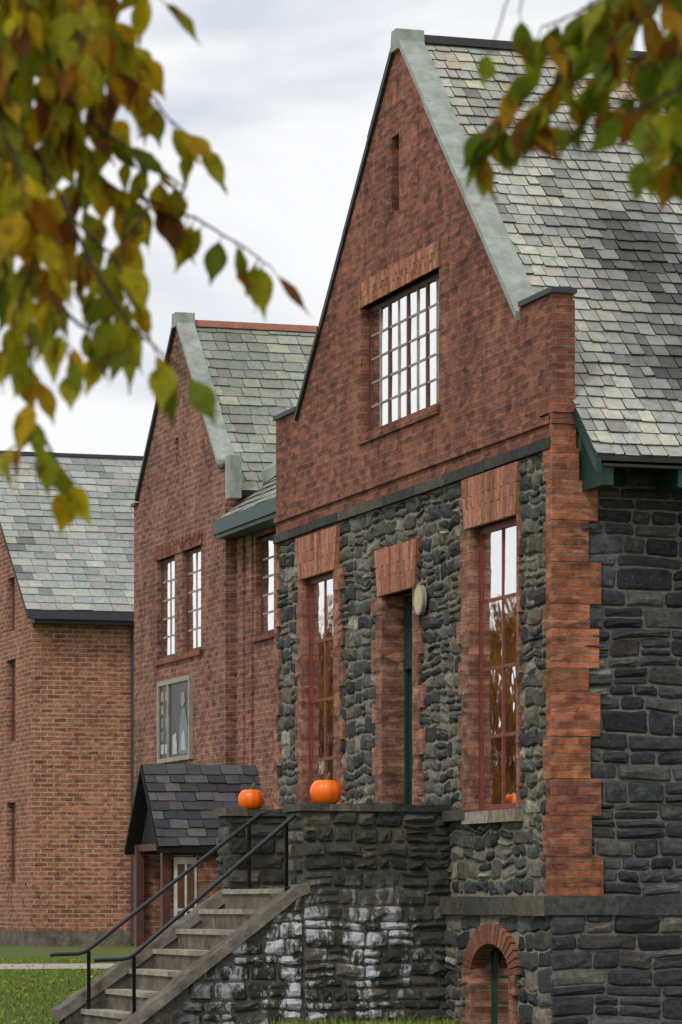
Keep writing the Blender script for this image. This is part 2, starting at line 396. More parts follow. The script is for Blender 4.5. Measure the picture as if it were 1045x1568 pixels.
while z<4.1:
    h=min(U_(.2,.3),4.1-z)
    bb.box(PF,GL-(.08 if i%2 else .18),GL+.01,z+.002,z+h-.002,-.02,.04,2); z+=h;i+=1
def jambs(u,dirn,z0,z1,wn,ww,lo=-.135,pr=.042):
    z=z0;i=0
    while z<z1-.01:
        h=min(U_(.16,.34),z1-z); w=(ww if i%2 else wn)*U_(.85,1.15)
        a,c=(u-.004,u+w) if dirn>0 else (u-w,u+.004); f=U_(.78,1.12)
        bb.box(PF,a,c,z+.001,z+h-.001,lo,pr+U_(-.003,.003),2,(f,f*U_(.94,1),f*.98)); z+=h;i+=1
jambs(W1[1],1,.88,3.6,.24,.34); jambs(W1[0],-1,.88,3.6,.05,.08)
jambs(W2[1],1,.88,3.6,.16,.24); jambs(W2[0],-1,.88,3.6,.22,.33)
jambs(DR[1],1,.15,3.18,.22,.34,-.33); jambs(DR[0],-1,.15,3.18,.18,.3,-.33)
jambs(BW[1],1,-1.5,-.62,.16,.26,-.14,.1); jambs(BW[0],-1,-1.5,-.62,.12,.2,-.14,.1)
bb.box(PF,W3[0]-.03,W3[1]+.03,W3[2]-.1,W3[2]-.005,-.1,.05,0)
bb.obj('brick_quoins_and_bands',[M['brick'],M['quoin'],M['jamb']],house)
vs=B()
jack(vs,PF,W1[0]-.0,W1[1]+.12,3.6,4.08,.08,17,-.14,.06); jack(vs,PF,W2[0]-.08,W2[1]+.08,3.6,4.06,.1,17,-.14,.06)
jack(vs,PF,DR[0]-.1,DR[1]+.12,3.18,3.66,.08,15,-.33,.06)
jack(vs,PF,W3[0]-.02,W3[1]+.02,6.27,6.53,.02,36,-.12,.035,0)
n=19
for i in range(n):
    a=math.pi*i/n;c=math.pi*(i+1)/n-.03
    def e(t,rx,rz): return (1.475+rx*math.cos(t),-.66+rz*math.sin(t))
    q=[e(a,.53,.29),e(c,.53,.29),e(c,.76,.48),e(a,.76,.48)]; k=U_(.42,.78)
    vs.hexa([PF(*x,-.05) for x in q]+[PF(*x,.105) for x in q],0,(k,k*.97,k*.94))
vs.obj('brick_arches',[M['voussoir'],M['brick']],house)
cp=B()
zc=lambda t:8.8-.952*abs(t-4.45)
coping(cp,PF,.86,4.4,zc,.055,-.215,.085,4); coping(cp,PF,4.5,8.04,zc,.055,-.215,.085,4,1)  # far slope takes the dark colour: shade of its underside painted in
cp.hexa([PF(4.34,8.69,.07),PF(4.56,8.69,.07),PF(4.53,8.9,.07),PF(4.37,8.9,.07),PF(4.34,8.69,-.23),PF(4.56,8.69,-.23),PF(4.53,8.9,-.23),PF(4.37,8.9,-.23)])
cp.box(PF,-.03,.84,5.5,5.55,-.2,.05,1); cp.box(PF,8.06,GL+.03,5.5,5.55,-.2,.05,1)
cp.obj('gable_coping',[M['coping'],M['flash_shade']],house)
SP=math.hypot(5.05,4.82)
def dark_patch(x,y,cx,cy,rx,ry): return max(0,1-((x-cx)/rx)**2-((y-cy)/ry)**2)
SLC=[lin(*c,1.1) for c in ((166,168,156),(160,164,155),(172,171,158),(162,164,156),(154,158,151),(174,171,156),(166,161,151),(150,152,146))]
DK=lin(70,69,67,1.05)
def mixd(p,lo=.8,hi=1.1):
    p=max(0,min(1,p)); c=random.choice(SLC); f=U_(lo,hi)
    p=min(1,p*U_(.6,1.4))
    return tuple((x*(1-p)+d*p)*f for x,d in zip(c,DK))
def colmain(u,s):
    p=.12+1.0*dark_patch(u,s,1.8,1.9,1.35,2.5)+.4*dark_patch(u,s,.9,3.4,.8,1.0)+mn.noise(Vector((u*1.2,s*1.2,1)))*.4+(.35 if R_()<.08 else 0)
    c=mixd(p)
    if s>6.0 and R_()<.35: f=U_(.8,1.1); c=tuple(x*f for x in random.choice((lin(176,160,130),lin(168,154,130),lin(180,172,150))))
    return c
def colside(pd,tint=(1,1,1)):
    def g(u,s):
        c=mixd(pd+.5*mn.noise(Vector((u*.9,s*.9,5)))+(.4 if R_()<.05 else 0),.86,1.08)
        return tuple(x*t for x,t in zip(c,tint))
    return g
rf=B()
slates(rf,(.16,-.6,3.97),(1,0,0),(0,5.05,4.82),(0,-4.82,5.05),10.9,SP,.175,(.1,.2),colmain)
slates(rf,(.16,9.5,3.97),(1,0,0),(0,-5.05,4.82),(0,4.82,5.05),10.9,SP,.3,(.25,.4),colside(.2))
def slab(b,x0,x1,ya,za,yb,zb,th,mat):
    b.hexa([(x0,ya,za-th),(x1,ya,za-th),(x1,yb,zb-th),(x0,yb,zb-th),(x0,ya,za),(x1,ya,za),(x1,yb,zb),(x0,yb,zb)],mat)
slab(rf,.16,11.1,-.6,3.965,4.45,8.785,.06,1); slab(rf,.16,11.1,9.5,3.965,4.45,8.785,.06,1)
PW=lambda u,v,w:Vector((u,w,v))
rf.box(PW,.17,11.05,8.78,8.86,4.38,4.52,2)
rf.hexa([(.15,-.62,3.82),(.2,-.62,3.82),(.2,.3,4.69),(.15,.3,4.69),(.15,-.62,3.93),(.2,-.62,3.93),(.2,.3,4.8),(.15,.3,4.8)],3)
rf.box(PW,.205,11,3.88,3.93,-.6,-.57,1)
x=.24
while x<10.5:
    rf.hexa([(x,-.56,3.72),(x+.1,-.56,3.72),(x+.1,-.03,3.72),(x,-.03,3.72),(x,-.56,3.9),(x+.1,-.56,3.9),(x+.1,-.03,4.38),(x,-.03,4.38)],3); x+=.72
rf.obj('slate_roof',[M['slate'],M['underroof'],M['flash_shade'],M['green']],house)
wf=B();wg=B()
window(wf,wg,PF,*W1[:2],.88,3.6,-.05,1,2,4,.065,.035,0,0,tilt=.014)
window(wf,wg,PF,*W2[:2],.88,3.6,-.035,1,2,4,.06,.035,0,0,tilt=.014)
window(wf,wg,PF,*W3[:2],W3[2],W3[3],-.07,4,2,5,.05,.022,1,1,2)
z=7.08
while z<7.83: wf.box(PF,4.44,4.66,z,z+.05,-.12,-.06,1); z+=.075
window(wf,wg,PF,BW[0]+.02,BW[1]-.02,-1.25,-.37,-.1,1,2,3,.07,.03,3,2)
wf.obj('window_frames',[M['winered'],M['darkframe'],M['paleframe'],M['green']],house); wg.obj('window_panes',[M['glass'],M['glasspale'],M['glassdark']],house)
d=B()
d.box(PF,DR[0],DR[1],DR[2],2.42,-.4,-.24); d.box(PF,DR[0],DR[1],2.42,2.52,-.4,-.19)
for a,c,z0,z1 in ((4.04,4.38,.35,1.1),(4.48,4.82,.35,1.1),(4.04,4.38,1.25,2.3),(4.48,4.82,1.25,2.3)): d.box(PF,a,c,z0,z1,-.25,-.228)
d.box(PF,DR[0]+.005,DR[0]+.06,DR[2],DR[3],-.33,-.2); d.box(PF,DR[1]-.06,DR[1]-.005,DR[2],DR[3],-.33,-.2)
d.box(PF,DR[0]+.06,DR[1]-.06,2.52,3.18,-.4,-.25,1); d.box(PF,4.41,4.45,2.52,3.18,-.26,-.235)
d.box(PF,DR[0]+.06,DR[1]-.06,3.12,3.18,-.26,-.21)
d.obj('front_door',[M['green'],M['glassdark']],house)
sg=B()
n=28
def disc(rx,rz,w0,w1,mat):
    pts=[(3.62+rx*math.cos(2*math.pi*i/n),3.03+rz*math.sin(2*math.pi*i/n)) for i in range(n)]
    sg.poly([PF(*p,w1) for p in pts],mat)
    for i in range(n):
        a=pts[i];c=pts[(i+1)%n]; sg.poly([PF(*a,w0),PF(*c,w0),PF(*c,w1),PF(*a,w1)],mat)
disc(.14,.15,.04,.085,0); disc(.12,.13,.085,.09,1)
sg.obj('oval_sign',[M['paleframe'],plain('sign_face',lin(188,175,138),.5,60,.4)])
# ================================================================= TERRACE + STAIRS
ter=empty('stone_terrace')
PT=frame((0,2.88,0),(1,0,0),(0,-1,0)); PX=frame((-1.5,0,0),(0,1,0),(-1,0,0)); PT2=frame((0,4.95,0),(1,0,0),(0,-1,0)); PX2=frame((-1.67,0,0),(0,1,0),(-1,0,0))
PTW=lambda u,v,w=0.0: PT(u,v+.035*mn.noise(Vector((u*1.9,v*1.7,4)))+.02*mn.noise(Vector((u*4,v*4,6))),w)
tm=B()
XE=-3.4
tm.box(PW,-1.5,0,-1.6,.92,2.88,3.3); tm.box(PW,-1.498,-1.05,-1.6,.918,3.3,3.42)
tm.box(PW,-1.67,0,-1.6,.92,4.95,5.35)
tm.box(PW,-1.49,0,-1.6,.148,3.3,4.95)
ftop=lambda u:(.15 if u>-1.5 else .15+.77*(u+1.5))
ffar=lambda u:(.1 if u>-1.67 else .1+.69*(u+1.67))
for yy,fn,xs in ((2.88,ftop,-1.5),(3.19,ftop,-1.5),(4.85,ffar,-1.6),(5.15,ffar,-1.6)):
    tm.poly([(XE,yy,-1.6),(xs,yy,-1.6),(xs,yy,.1),(XE,yy,fn(XE)-.02)])
for a,c,fn in ((2.88,3.19,ftop),(4.85,5.15,ffar)): tm.poly([(XE,a,-1.6),(XE,c,-1.6),(XE,c,fn(XE)-.02),(XE,a,fn(XE)-.02)])
tm.obj('wall_core',[plain('dark_mortar',lin(86,82,74),.95,18,.4,.006,.2)],ter)
ts_=B()
stones(ts_,PTW,-1.5,0,-1.5,.9,[],PALT,(.08,.18),(.12,.4),.04,g=.008,split=.3,rnd=1.)
stones(ts_,PTW,XE,-1.5,-1.5,.1,[],PALT,(.08,.18),(.12,.4),.04,g=.008,topf=lambda u:ftop(u)-.05,split=.3,rnd=1.)
stones(ts_,PX,2.88,3.42,.1,.91,[],PALT,(.1,.2),(.15,.3),.035)
stones(ts_,PT2,-1.67,0,.1,.91,[],PALT,(.1,.2),(.15,.42),.035)
stones(ts_,PX2,4.95,5.35,-1.2,.91,[],PALT,(.1,.2),(.15,.3),.035)
def roughtop(u0,u1,y0,y1,z):
    u=u0
    while u<u1-.01:
        L=U_(.22,.4); 
        if u1-(u+L)<.15:L=u1-u
        c=tuple(x*1.0 for x in random.choice(PALT)); j=[U_(-.018,.018) for _ in range(8)]
        ts_.hexa([(u,y0+j[0],z),(u+L,y0+j[1],z),(u+L,y1+j[2],z),(u,y1+j[3],z),(u+.006,y0+j[0]+.01,z+.07+j[4]),(u+L-.006,y0+j[1]+.01,z+.07+j[5]),(u+L-.006,y1+j[2],z+.07+j[6]),(u+.006,y1+j[3],z+.07+j[7])],0,c); u+=L
roughtop(-1.55,0,2.83,3.44,.9); roughtop(-1.72,0,4.9,5.4,.9)
ts_.obj('terrace_stonework',[M['stone_t']],ter)
sp=B()
N=7;rr=.2;td=.245
for i in range(N):
    x1=-1.5-td*i;x0=x1-td; zt=.15-rr*(i)
    sp.box(PW,x0+.0,x1,-1.6,zt-.05,3.19,4.85,0); sp.box(PW,x0-.025,x1,zt-.048,zt,3.19+.01*R_(),4.85,1)
sp.box(PW,-1.52,-1.0,.15,.155,3.43,4.95,1)
for (y0,y1,fn,xs) in ((2.83,3.21,ftop,-1.44),(4.83,5.2,ffar,-1.68)):
    x=xs; j1=0; o1=0
    while x>XE-.01:
        x2=max(x-.12,XE-.06); th=.11
        if x-x2<.02: break
        j0=j1; o0=o1; j1=U_(-.014,.014); o1=U_(-.012,.012)
        sp.hexa([(x2,y0+o1,fn(x2)-.04),(x,y0+o0,fn(x)-.04),(x,y1,fn(x)-.04),(x2,y1,fn(x2)-.04),
                 (x2,y0+.03+o1,fn(x2)+th-.04+j1),(x,y0+.03+o0,fn(x)+th-.04+j0),(x,y1-.02,fn(x)+th-.04+j0),(x2,y1-.02,fn(x2)+th-.04+j1)],2); x=x2
sp.obj('steps',[M['concdark'],M['concrete'],M['concdark']],ter)
def railing(y,x0,z0,x1,z1):
    b=B(); r=.021
    pts=[(x0+.05,y,z0+.0),(x0,y,z0-.01),(x1,y,z1),(x1-.05,y,z1-.03),(x1-.12,y,z1-.045),(x1-.36,y,z1-.05),(x1-.39,y,z1-.06)]
    b.tube(pts,r,8)
    b.tube([(x1,y,z1-.02),(x1,y,-1.5)],.019,8)
    mx=x0-.12; mz=z0-(x0-mx)*(z0-z1)/(x0-x1); b.tube([(mx,y,mz),(mx,y,.0)],.019,8); b.tube([(mx,y,.16),(mx,y,.17)],.04,8)
    b.obj('stair_railing',[M['metal']],None,True)
railing(3.05,-1.5,.9,-3.137,-.48); railing(4.72,-1.4,.93,-3.187,-.45)
def pumpkin(loc,r,ph):
    e=empty('pumpkin'); b=B(); nu=60;nv=20; rows=[]
    for i in range(nv+1):
        th=math.pi*i/nv; row=[]
        for j in range(nu+1):
            a=2*math.pi*j/nu
            rib=1-.05*(1-abs(math.sin(a*5+ph)))**1.6
            rad=math.sin(th)**.8*r*rib; dz=math.cos(th)*r*.88-(.2*r*math.exp(-(math.sin(th)/.35)**2)*(1 if th<1.57 else -1))
            row.append((loc[0]+rad*math.cos(a),loc[1]+rad*math.sin(a)*1.02,loc[2]+r*.8+dz))
        rows.append(row)
    b.quadgrid(rows,0,(1,1,1)); b.obj('flesh',[M['pumpkin']],e,True)
    s=B(); L=Vector(loc)+Vector((0,0,r*1.38)); s.tube([L,L+Vector((.005,0,.03)),L+Vector((.02,0,.06)),L+Vector((.045,.01,.085))],[.03,.018,.015,.019],7); s.obj('stem',[M['stem']],e,True)
M['pumpkin']=plain('pumpkin_skin',lin(236,104,8,1.15),.35,9,.14,.001,.5); M['stem']=plain('pumpkin_stem',lin(96,88,44),.8)
pumpkin((-1.2,3.12,.965),.156,.3); pumpkin((-1.38,5.15,.965),.135,1.1)
# ================================================================= MIDDLE BRICK HOUSE + WING
mid=empty('brick_house')
XM=2.846; PM=frame((XM,0,0),(0,1,0),(-1,0,0)); T0,T1,TA=21.43,27.1,24.26
WA=(22.85,23.98,3.92,5.52); WB=(24.45,25.57,3.92,5.52); WM=(23.33,25.35,2.25,3.55); SM=(24.2,24.4,6.9,7.35)
b=B()
topM=lambda t:6.55 if abs(t-TA)>2.5 else 9.17-1.0*abs(t-TA)
wall(b,PM,T0,T1,-1.3,topM,[WA,WB,SM],0,.16,extra=(TA-2.5,TA,TA+2.5))
b.poly([(XM,T0,-1.3),(12,T0,-1.3),(12,T0,6.3),(XM,T0,6.3)]); b.poly([(XM,T0,6.3),(XM+.18,T0,6.3),(XM+.18,T0,6.55),(XM,T0,6.55)])
b.poly([(XM,T1,-1.3),(12,T1,-1.3),(12,T1,6.3),(XM,T1,6.3)]); b.poly([(12,T0,-1.3),(12,T1,-1.3),(12,T1,6.3),(12,TA,9.1),(12,T0,6.3)])
b.poly([(XM+.18,T0,6.2),(XM+.18,T1,6.2),(XM+.18,T1,6.55),(XM+.18,TA+2.5,6.55),(XM+.18,TA,9.17),(XM+.18,TA-2.5,6.67),(XM+.18,T0,6.55)])
PWg=frame((3.05,0,0),(0,1,0),(-1,0,0))
WW=[(19.15,20.5,3.95,5.4),(15.6,17.0,3.95,5.4),(12.0,13.4,3.95,5.4),(15.6,17.0,.6,2.4),(12.0,13.4,.6,2.4)]
wall(b,PWg,GL,T0,-1.3,lambda t:5.75,WW,0,.18)
b.box(PWg,21.0,21.3,-1.3,5.6,.0,.06)
b.box(PWg,20.62,20.95,2.0,5.6,.0,.03)
b.obj('walls',[M['brick_mid']],mid)
b=B()
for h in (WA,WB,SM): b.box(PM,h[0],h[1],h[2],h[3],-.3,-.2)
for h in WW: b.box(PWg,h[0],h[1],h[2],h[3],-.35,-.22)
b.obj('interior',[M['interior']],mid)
b=B()
jack(b,PM,WA[0]-.1,WB[1]+.1,5.52,5.74,.02,34,-.1,.02,0)
for h in WW: jack(b,PWg,h[0],h[1],h[3],h[3]+.2,.02,18,-.1,.015,0)
b.box(PM,WA[0]-.1,WB[1]+.1,3.83,3.915,-.1,.05,0); b.box(PWg,19.1,20.55,3.86,3.945,-.1,.05,0)
b.obj('lintels_and_sills',[M['brick'],M['coping']],mid)
wf=B();wg=B()
for h in (WA,WB): window(wf,wg,PM,*h,-.07,1,2,5,.06,.03,0,1,1)
for h in WW: window(wf,wg,PWg,*h,-.08,1,2,5,.06,.03,0,1,1)
wf.obj('window_frames',[M['darkframe'],M['paleframe']],mid); wg.obj('window_panes',[M['glass'],M['glasspale']],mid)
nb=B()
u0,u1,v0,v1=WM
for a in ((u0,u1,v0,v0+.07),(u0,u1,v1-.07,v1),(u0,u0+.08,v0+.07,v1-.07),(u1-.08,u1,v0+.07,v1-.07)): nb.box(PM,*a,.0,.06,0)
nb.box(PM,u0+.08,u1-.08,v0+.07,v1-.07,.0,.03,1)
nb.box(PM,24.66,24.74,v0+.07,v1-.07,.0,.055,0)
def shp(pts,mat,z=.034): nb.poly([PM(u0+.1+(u1-u0-.2)*(1-x),v0+.1+(v1-v0-.2)*y,z) for x,y in pts],mat)
for r in range(5):
    for q in range(2):
        if (r*2+q)%4==3: continue
        xa=.03+q*.145; ya=.04+r*.19; k=.02*R_(); shp([(xa+k,ya),(xa+.11,ya+k),(xa+.11,ya+.14),(xa,ya+.14-k)],2+(r*2+q*3+r//2)%3)
shp([(.44,.0),(.44,.28),(.56,.32),(.6,.02)],2); shp([(.66,.0),(.68,.4),(.74,.62),(.86,.66),(.95,.4),(.96,.0)],4,.036)
shp([(.72,.7),(.74,.86),(.84,.88),(.88,.74),(.8,.67)],3,.038); shp([(.74,.05),(.76,.3),(.84,.34),(.9,.05)],2,.038)
nb.obj('poster_board',[M['paleframe'],plain('poster_dark',lin(44,52,50),.4,5,.6),plain('poster_white',lin(168,174,176),.4,9,.35),plain('poster_tan',lin(140,122,98),.4,9,.4),plain('poster_grey',lin(98,110,112),.4,7,.4)])
b=B()
zc2=lambda t:9.17-1.0*abs(t-TA)
coping(b,PM,TA-2.56,TA-.04,zc2,.055,-.24,.09,3); coping(b,PM,TA+.04,TA+2.56,zc2,.055,-.24,.09,3,1)  # far coping slope coloured dark as painted underside shade
b.box(PM,TA-.12,TA+.12,9.08,9.3,-.25,.066)
b.box(PM,T0-.03,TA-2.58,6.55,6.6,-.2,.05,1); b.box(PM,TA+2.58,T1+.03,6.55,6.6,-.2,.05,1)
b.obj('gable_coping',[M['coping'],M['flash_shade']],mid)
rf=B()
LS=math.hypot(3.06,2.95)
slates(rf,(XM+.17,T0-.23,6.17),(1,0,0),(0,3.06,2.95),(0,-2.95,3.06),9.2,LS,.24,(.2,.36),colside(.12,(.76,.79,.74)))
slates(rf,(XM+.17,T1+.23,6.17),(1,0,0),(0,-3.06,2.95),(0,2.95,3.06),9.2,LS,.35,(.3,.5),colside(.12,(.74,.78,.7)))
slab(rf,XM+.17,12.1,T0-.23,6.165,TA,9.115,.07,1); slab(rf,XM+.17,12.1,T1+.23,6.165,TA,9.115,.07,1)
rf.box(PW,XM+.2,12,9.1,9.2,TA-.08,TA+.08,2)
ex=2.7
LW=math.hypot(4.45-ex,1.37)
slates(rf,(ex,GL+.02,5.73),(0,1,0),(4.45-ex,0,1.37),(-1.37,0,4.45-ex),T0-GL-.1,LW,.22,(.2,.34),colside(.1,(.7,.75,.7)))
rf.hexa([(ex,GL+.02,5.65),(ex,T0-.1,5.65),(4.45,T0-.1,7.02),(4.45,GL+.02,7.02),(ex,GL+.02,5.725),(ex,T0-.1,5.725),(4.45,T0-.1,7.095),(4.45,GL+.02,7.095)],1)
rf.hexa([(4.45,GL+.02,7.02),(4.45,T0-.1,7.02),(8,T0-.1,5.6),(8,GL+.02,5.6),(4.45,GL+.02,7.095),(4.45,T0-.1,7.095),(8,T0-.1,5.675),(8,GL+.02,5.675)],1)
rf.box(lambda u,v,w:Vector((w,u,v)),GL+.02,T0-.02,5.52,5.72,ex-.06,ex,3)
rf.box(lambda u,v,w:Vector((w,u,v)),GL+.02,T0-.02,5.46,5.52,ex-.02,3.04,3)
rf.box(PW,2.8,2.98,6.05,6.68,21.02,21.28,4)
rf.hexa([(3.4,21.0,6.32),(3.4,21.38,6.32),(4.4,21.38,7.1),(4.4,21.0,7.1),(3.4,21.0,6.5),(3.4,21.38,6.5),(4.4,21.38,7.3),(4.4,21.0,7.3)],4)
rf.obj('slate_roof',[M['slate'],M['underroof'],M['terracotta'],M['green'],M['coping']],mid)
po=empty('entrance_porch'); b=B()
py,hx,zr,ze=20.5,.98,2.05,.83
LP=math.hypot(hx,zr-ze)
dk=[lin(*c,1.1) for c in ((64,66,70),(76,78,82),(88,90,92),(54,55,59))]
cf=lambda u,s:tuple(x*U_(.85,1.1) for x in random.choice(dk))
slates(b,(1.32,py-hx,ze),(1,0,0),(0,hx,zr-ze),(0,-(zr-ze),hx),1.75,LP,.17,(.2,.36),cf)
slates(b,(1.32,py+hx,ze),(1,0,0),(0,-hx,zr-ze),(0,(zr-ze),hx),1.75,LP,.17,(.2,.36),cf)
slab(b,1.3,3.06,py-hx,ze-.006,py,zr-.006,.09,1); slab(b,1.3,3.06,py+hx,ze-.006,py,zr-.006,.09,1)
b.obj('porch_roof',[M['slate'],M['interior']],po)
b=B()
for yy in (py-.82,py+.72): b.box(PW,1.42,1.54,-1.0,ze+.05,yy,yy+.12,0)
b.box(PW,1.45,1.52,ze-.05,ze+.05,py-.7,py+.72,0)
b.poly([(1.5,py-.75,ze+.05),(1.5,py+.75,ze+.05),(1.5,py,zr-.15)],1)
b.box(PW,1.95,3.04,-1.1,ze-.1,py-.85,py-.7,2); b.box(PW,1.45,3.04,-1.1,ze-.1,py+.84,py+.92,2)
b.box(PW,1.6,1.93,-.6,ze-.15,py-.82,py-.78,3); b.box(PW,1.64,1.89,-.5,ze-.25,py-.83,py-.822,4); b.box(PW,1.75,1.78,-.5,ze-.25,py-.84,py-.832,3); b.box(PW,1.64,1.89,-.1,-.06,py-.842,py-.834,3)
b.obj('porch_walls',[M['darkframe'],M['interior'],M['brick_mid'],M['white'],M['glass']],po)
# ================================================================= LEFT HOUSE
lh=empty('brick_house'); XL,YL=5.82,48.46
PL=frame((XL,0,0),(0,1,0),(-1,0,0)); PLS=frame((0,YL,0),(1,0,0),(0,-1,0))
b=B(); YA=YL+4.8;YE=YL+9.6
hl=[(50.3,51.3,3.75,5.65),(50.3,51.3,.5,2.35),(50.4,51.2,6.3,7.55),(54,55,3.75,5.65),(54,55,.5,2.35)]
wall(b,PL,YL,YE,-.6,lambda t:6.6+4.0*(1-abs(t-YA)/4.8),hl,0,.2,extra=(YA,))
wall(b,PLS,XL,20,-.6,lambda t:6.6,[(8.3,8.75,2.9,5.1),(12,13.2,3.75,5.6)],0,.15)
b.box(PW,XL-.06,20,-1.2,-.6,YL-.06,YE,1)
b.poly([(20,YL,-1),(20,YE,-1),(20,YE,6.6),(20,YA,10.6),(20,YL,6.6)])
b.poly([(XL,YE,-1),(20,YE,-1),(20,YE,6.6),(XL,YE,6.6)])
b.obj('walls',[M['brick_left'],M['concdark']],lh)
wf=B();wg=B()
for h in hl: window(wf,wg,PL,*h,-.12,1,2,3,.1,.05,0,1)
for h in ((8.3,8.75,2.9,5.1),(12,13.2,3.75,5.6)): window(wf,wg,PLS,*h,-.1,1,2,3,.08,.04,0,0)
wf.obj('window_frames',[M['darkframe']],lh);wg.obj('window_panes',[M['glass'],M['glassdark']],lh)
rf=B(); LL=math.hypot(5.26,4.15)
slates(rf,(XL-.25,48.0,6.58),(1,0,0),(0,5.26,4.15),(0,-4.15,5.26),14.6,LL,.3,(.28,.5),colside(.06,(.84,.88,.92)))
slates(rf,(XL-.25,YE+.46,6.58),(1,0,0),(0,-5.26,4.15),(0,4.15,5.26),14.6,LL,.5,(.4,.7),colside(.1,(.8,.86,.92)))
slab(rf,XL-.25,20.3,48.0,6.57,YA,10.72,.1,1); slab(rf,XL-.25,20.3,YE+.46,6.57,YA,10.72,.1,1)
rf.box(PW,XL-.25,20.3,6.38,6.56,47.9,48.02,2); rf.box(PW,XL-.2,20.3,10.7,10.78,YA-.1,YA+.1,3)
rf.box(PW,XL-.05,20,6.3,6.56,48.03,YL-.003,2)
rf.tube([(8.12,YL-.1,6.4),(8.12,YL-.1,-.9)],.06,8,2)
rf.obj('slate_roof',[M['slate'],M['underroof'],M['flash_shade'],M['flash_shade']],lh)
# ================================================================= GROUND
def gz(D):
    ks=[(-300,-1.25),(36,-1.25),(40,-1.14),(45,-1.02),(50,-.95),(2500,-.95)]
    for (a,za),(c,zb) in zip(ks[:-1],ks[1:]):
        if a<=D<=c: return za+(zb-za)*(D-a)/(c-a)
    return -.95
g=B()
Ds=[-300,0,20,36,40,45,50,70,100,300,2500]
for a,c in zip(Ds[:-1],Ds[1:]):
    q=lambda X,D:CAM+RT*X+F*D+ZZ*gz(D)
    g.poly([q(-1500,a),q(1500,a),q(1500,c),q(-1500,c)])
m,nt,p,o=newmat('lawn'); oc=objco(nt)
c=mixc(nt,'MIX',noise(nt,oc,3,8,.75,.35,.65),lin(74,98,30)+(1,),lin(112,130,44)+(1,))
c=mixc(nt,'MIX',noise(nt,oc,25,4,.7,.6,.7,0,.4),c,lin(130,116,54)+(1,))
nt.links.new(c,p.inputs['Base Color']); p.inputs['Roughness'].default_value=1; bump(nt,p,noise(nt,oc,40,5,.8),1,.03)
g.obj('ground',[m])
pa=B()
def gw(x,y): 
    D=32+.2974*x+.9548*y; return gz(D)
x=-24
while x<2.6:
    for y0,y1 in ((20.4,22.7),(22.7,25.0)):
        pa.poly([(x,y0,gw(x,y0)+.012),(x+.6,y0,gw(x+.6,y0)+.012),(x+.6,y1,gw(x+.6,y1)+.012),(x,y1,gw(x,y1)+.012)])
    x+=.6
pa.obj('path',[plain('path_concrete',lin(172,167,158,1.0),.9,3,.2)])
gr=B()
GC=[lin(*c,1.3) for c in ((92,116,32),(112,134,42),(78,102,30),(130,140,52),(100,120,38))]
def blade(pp,h):
    a=U_(0,6.28); w=U_(.004,.009); dx=Vector((math.cos(a),math.sin(a),0)); ln=Vector((U_(-.5,.5),U_(-.5,.5),1))*h
    gr.poly([pp-dx*w,pp+dx*w,pp+ln],0,random.choice(GC))
for i in range(30000):
    D=U_(33,62); X=-U_(.04,.115)*D
    pp=CAM+RT*X+F*D; 
    if 20.25<pp.y<25.05 and pp.x<2.6: continue
    if pp.x>2.4: continue
    if -3.7<pp.x and 2.8<pp.y<5.4: continue
    blade(Vector((pp.x,pp.y,gw(pp.x,pp.y)-.005)),U_(.025,.055))
for i in range(2500):
    pp=Vector((U_(-1.9,-.12),U_(2.0,2.82),-1.26)); 
    blade(pp,U_(.05,.2))
gr.obj('grass',[plain('grass_blades',(1,1,1),.8,5,.2,useattr=True)])
fl=B()
for i in range(420):
    D=U_(36,60); X=-U_(.04,.12)*D; pp=CAM+RT*X+F*D
    if pp.x>2.4 or (-3.7<pp.x and 2.8<pp.y<5.4): continue
    z=gw(pp.x,pp.y)+.03; a=U_(0,6.28); r=U_(.02,.04); q=Vector((math.cos(a),math.sin(a),U_(-.3,.5)))*r; t=Vector((-math.sin(a),math.cos(a),U_(-.3,.5)))*r*.6; c=Vector((pp.x,pp.y,z))
    fl.poly([c-q,c+t,c+q,c-t],0,random.choice((lin(190,140,40),lin(150,90,34),lin(170,150,50))))
fl.obj('fallen_leaves',[plain('fallen_leaf',(1,1,1),.8,5,.2,useattr=True)])
# ================================================================= TREES
def leafmat(name,k=.45):
    m,nt,p,o=newmat(name); oc=objco(nt); nt.nodes.remove(p)
    c=mixc(nt,'MIX',noise(nt,oc,28,4,.6,.55,.7,0,.75),attr(nt),lin(104,58,20)+(1,))
    c=mixc(nt,'MULTIPLY',1.0,c,grey(nt,noise(nt,oc,60,3,.6,.3,.7,.7,1.2)))
    d=nd(nt,'ShaderNodeBsdfPrincipled'); d.inputs['Roughness'].default_value=.6; d.inputs['Specular IOR Level'].default_value=.2
    t=nd(nt,'ShaderNodeBsdfTranslucent'); nt.links.new(c,d.inputs['Base Color']); nt.links.new(c,t.inputs['Color'])
    x=nd(nt,'ShaderNodeMixShader'); x.inputs[0].default_value=k; nt.links.new(d.outputs[0],x.inputs[1]); nt.links.new(t.outputs[0],x.inputs[2]); nt.links.new(x.outputs[0],o.inputs[0]); return m
M['leaf']=leafmat('autumn_leaf',.5); M['bark']=plain('bark',lin(70,58,48),.9,20,.4,.004,.2)
LC_L=[lin(*c,1.15) for c in ((172,156,24),(146,140,24),(186,158,28),(118,124,26),(160,120,20),(136,86,18),(98,110,28),(176,142,22),(152,146,26),(106,62,20),(128,132,28),(140,136,24))]
LC_R=[lin(*c,1.15) for c in ((122,132,28),(100,118,28),(140,138,32),(160,120,28),(106,120,30),(122,80,26),(84,100,28),(130,136,30))]
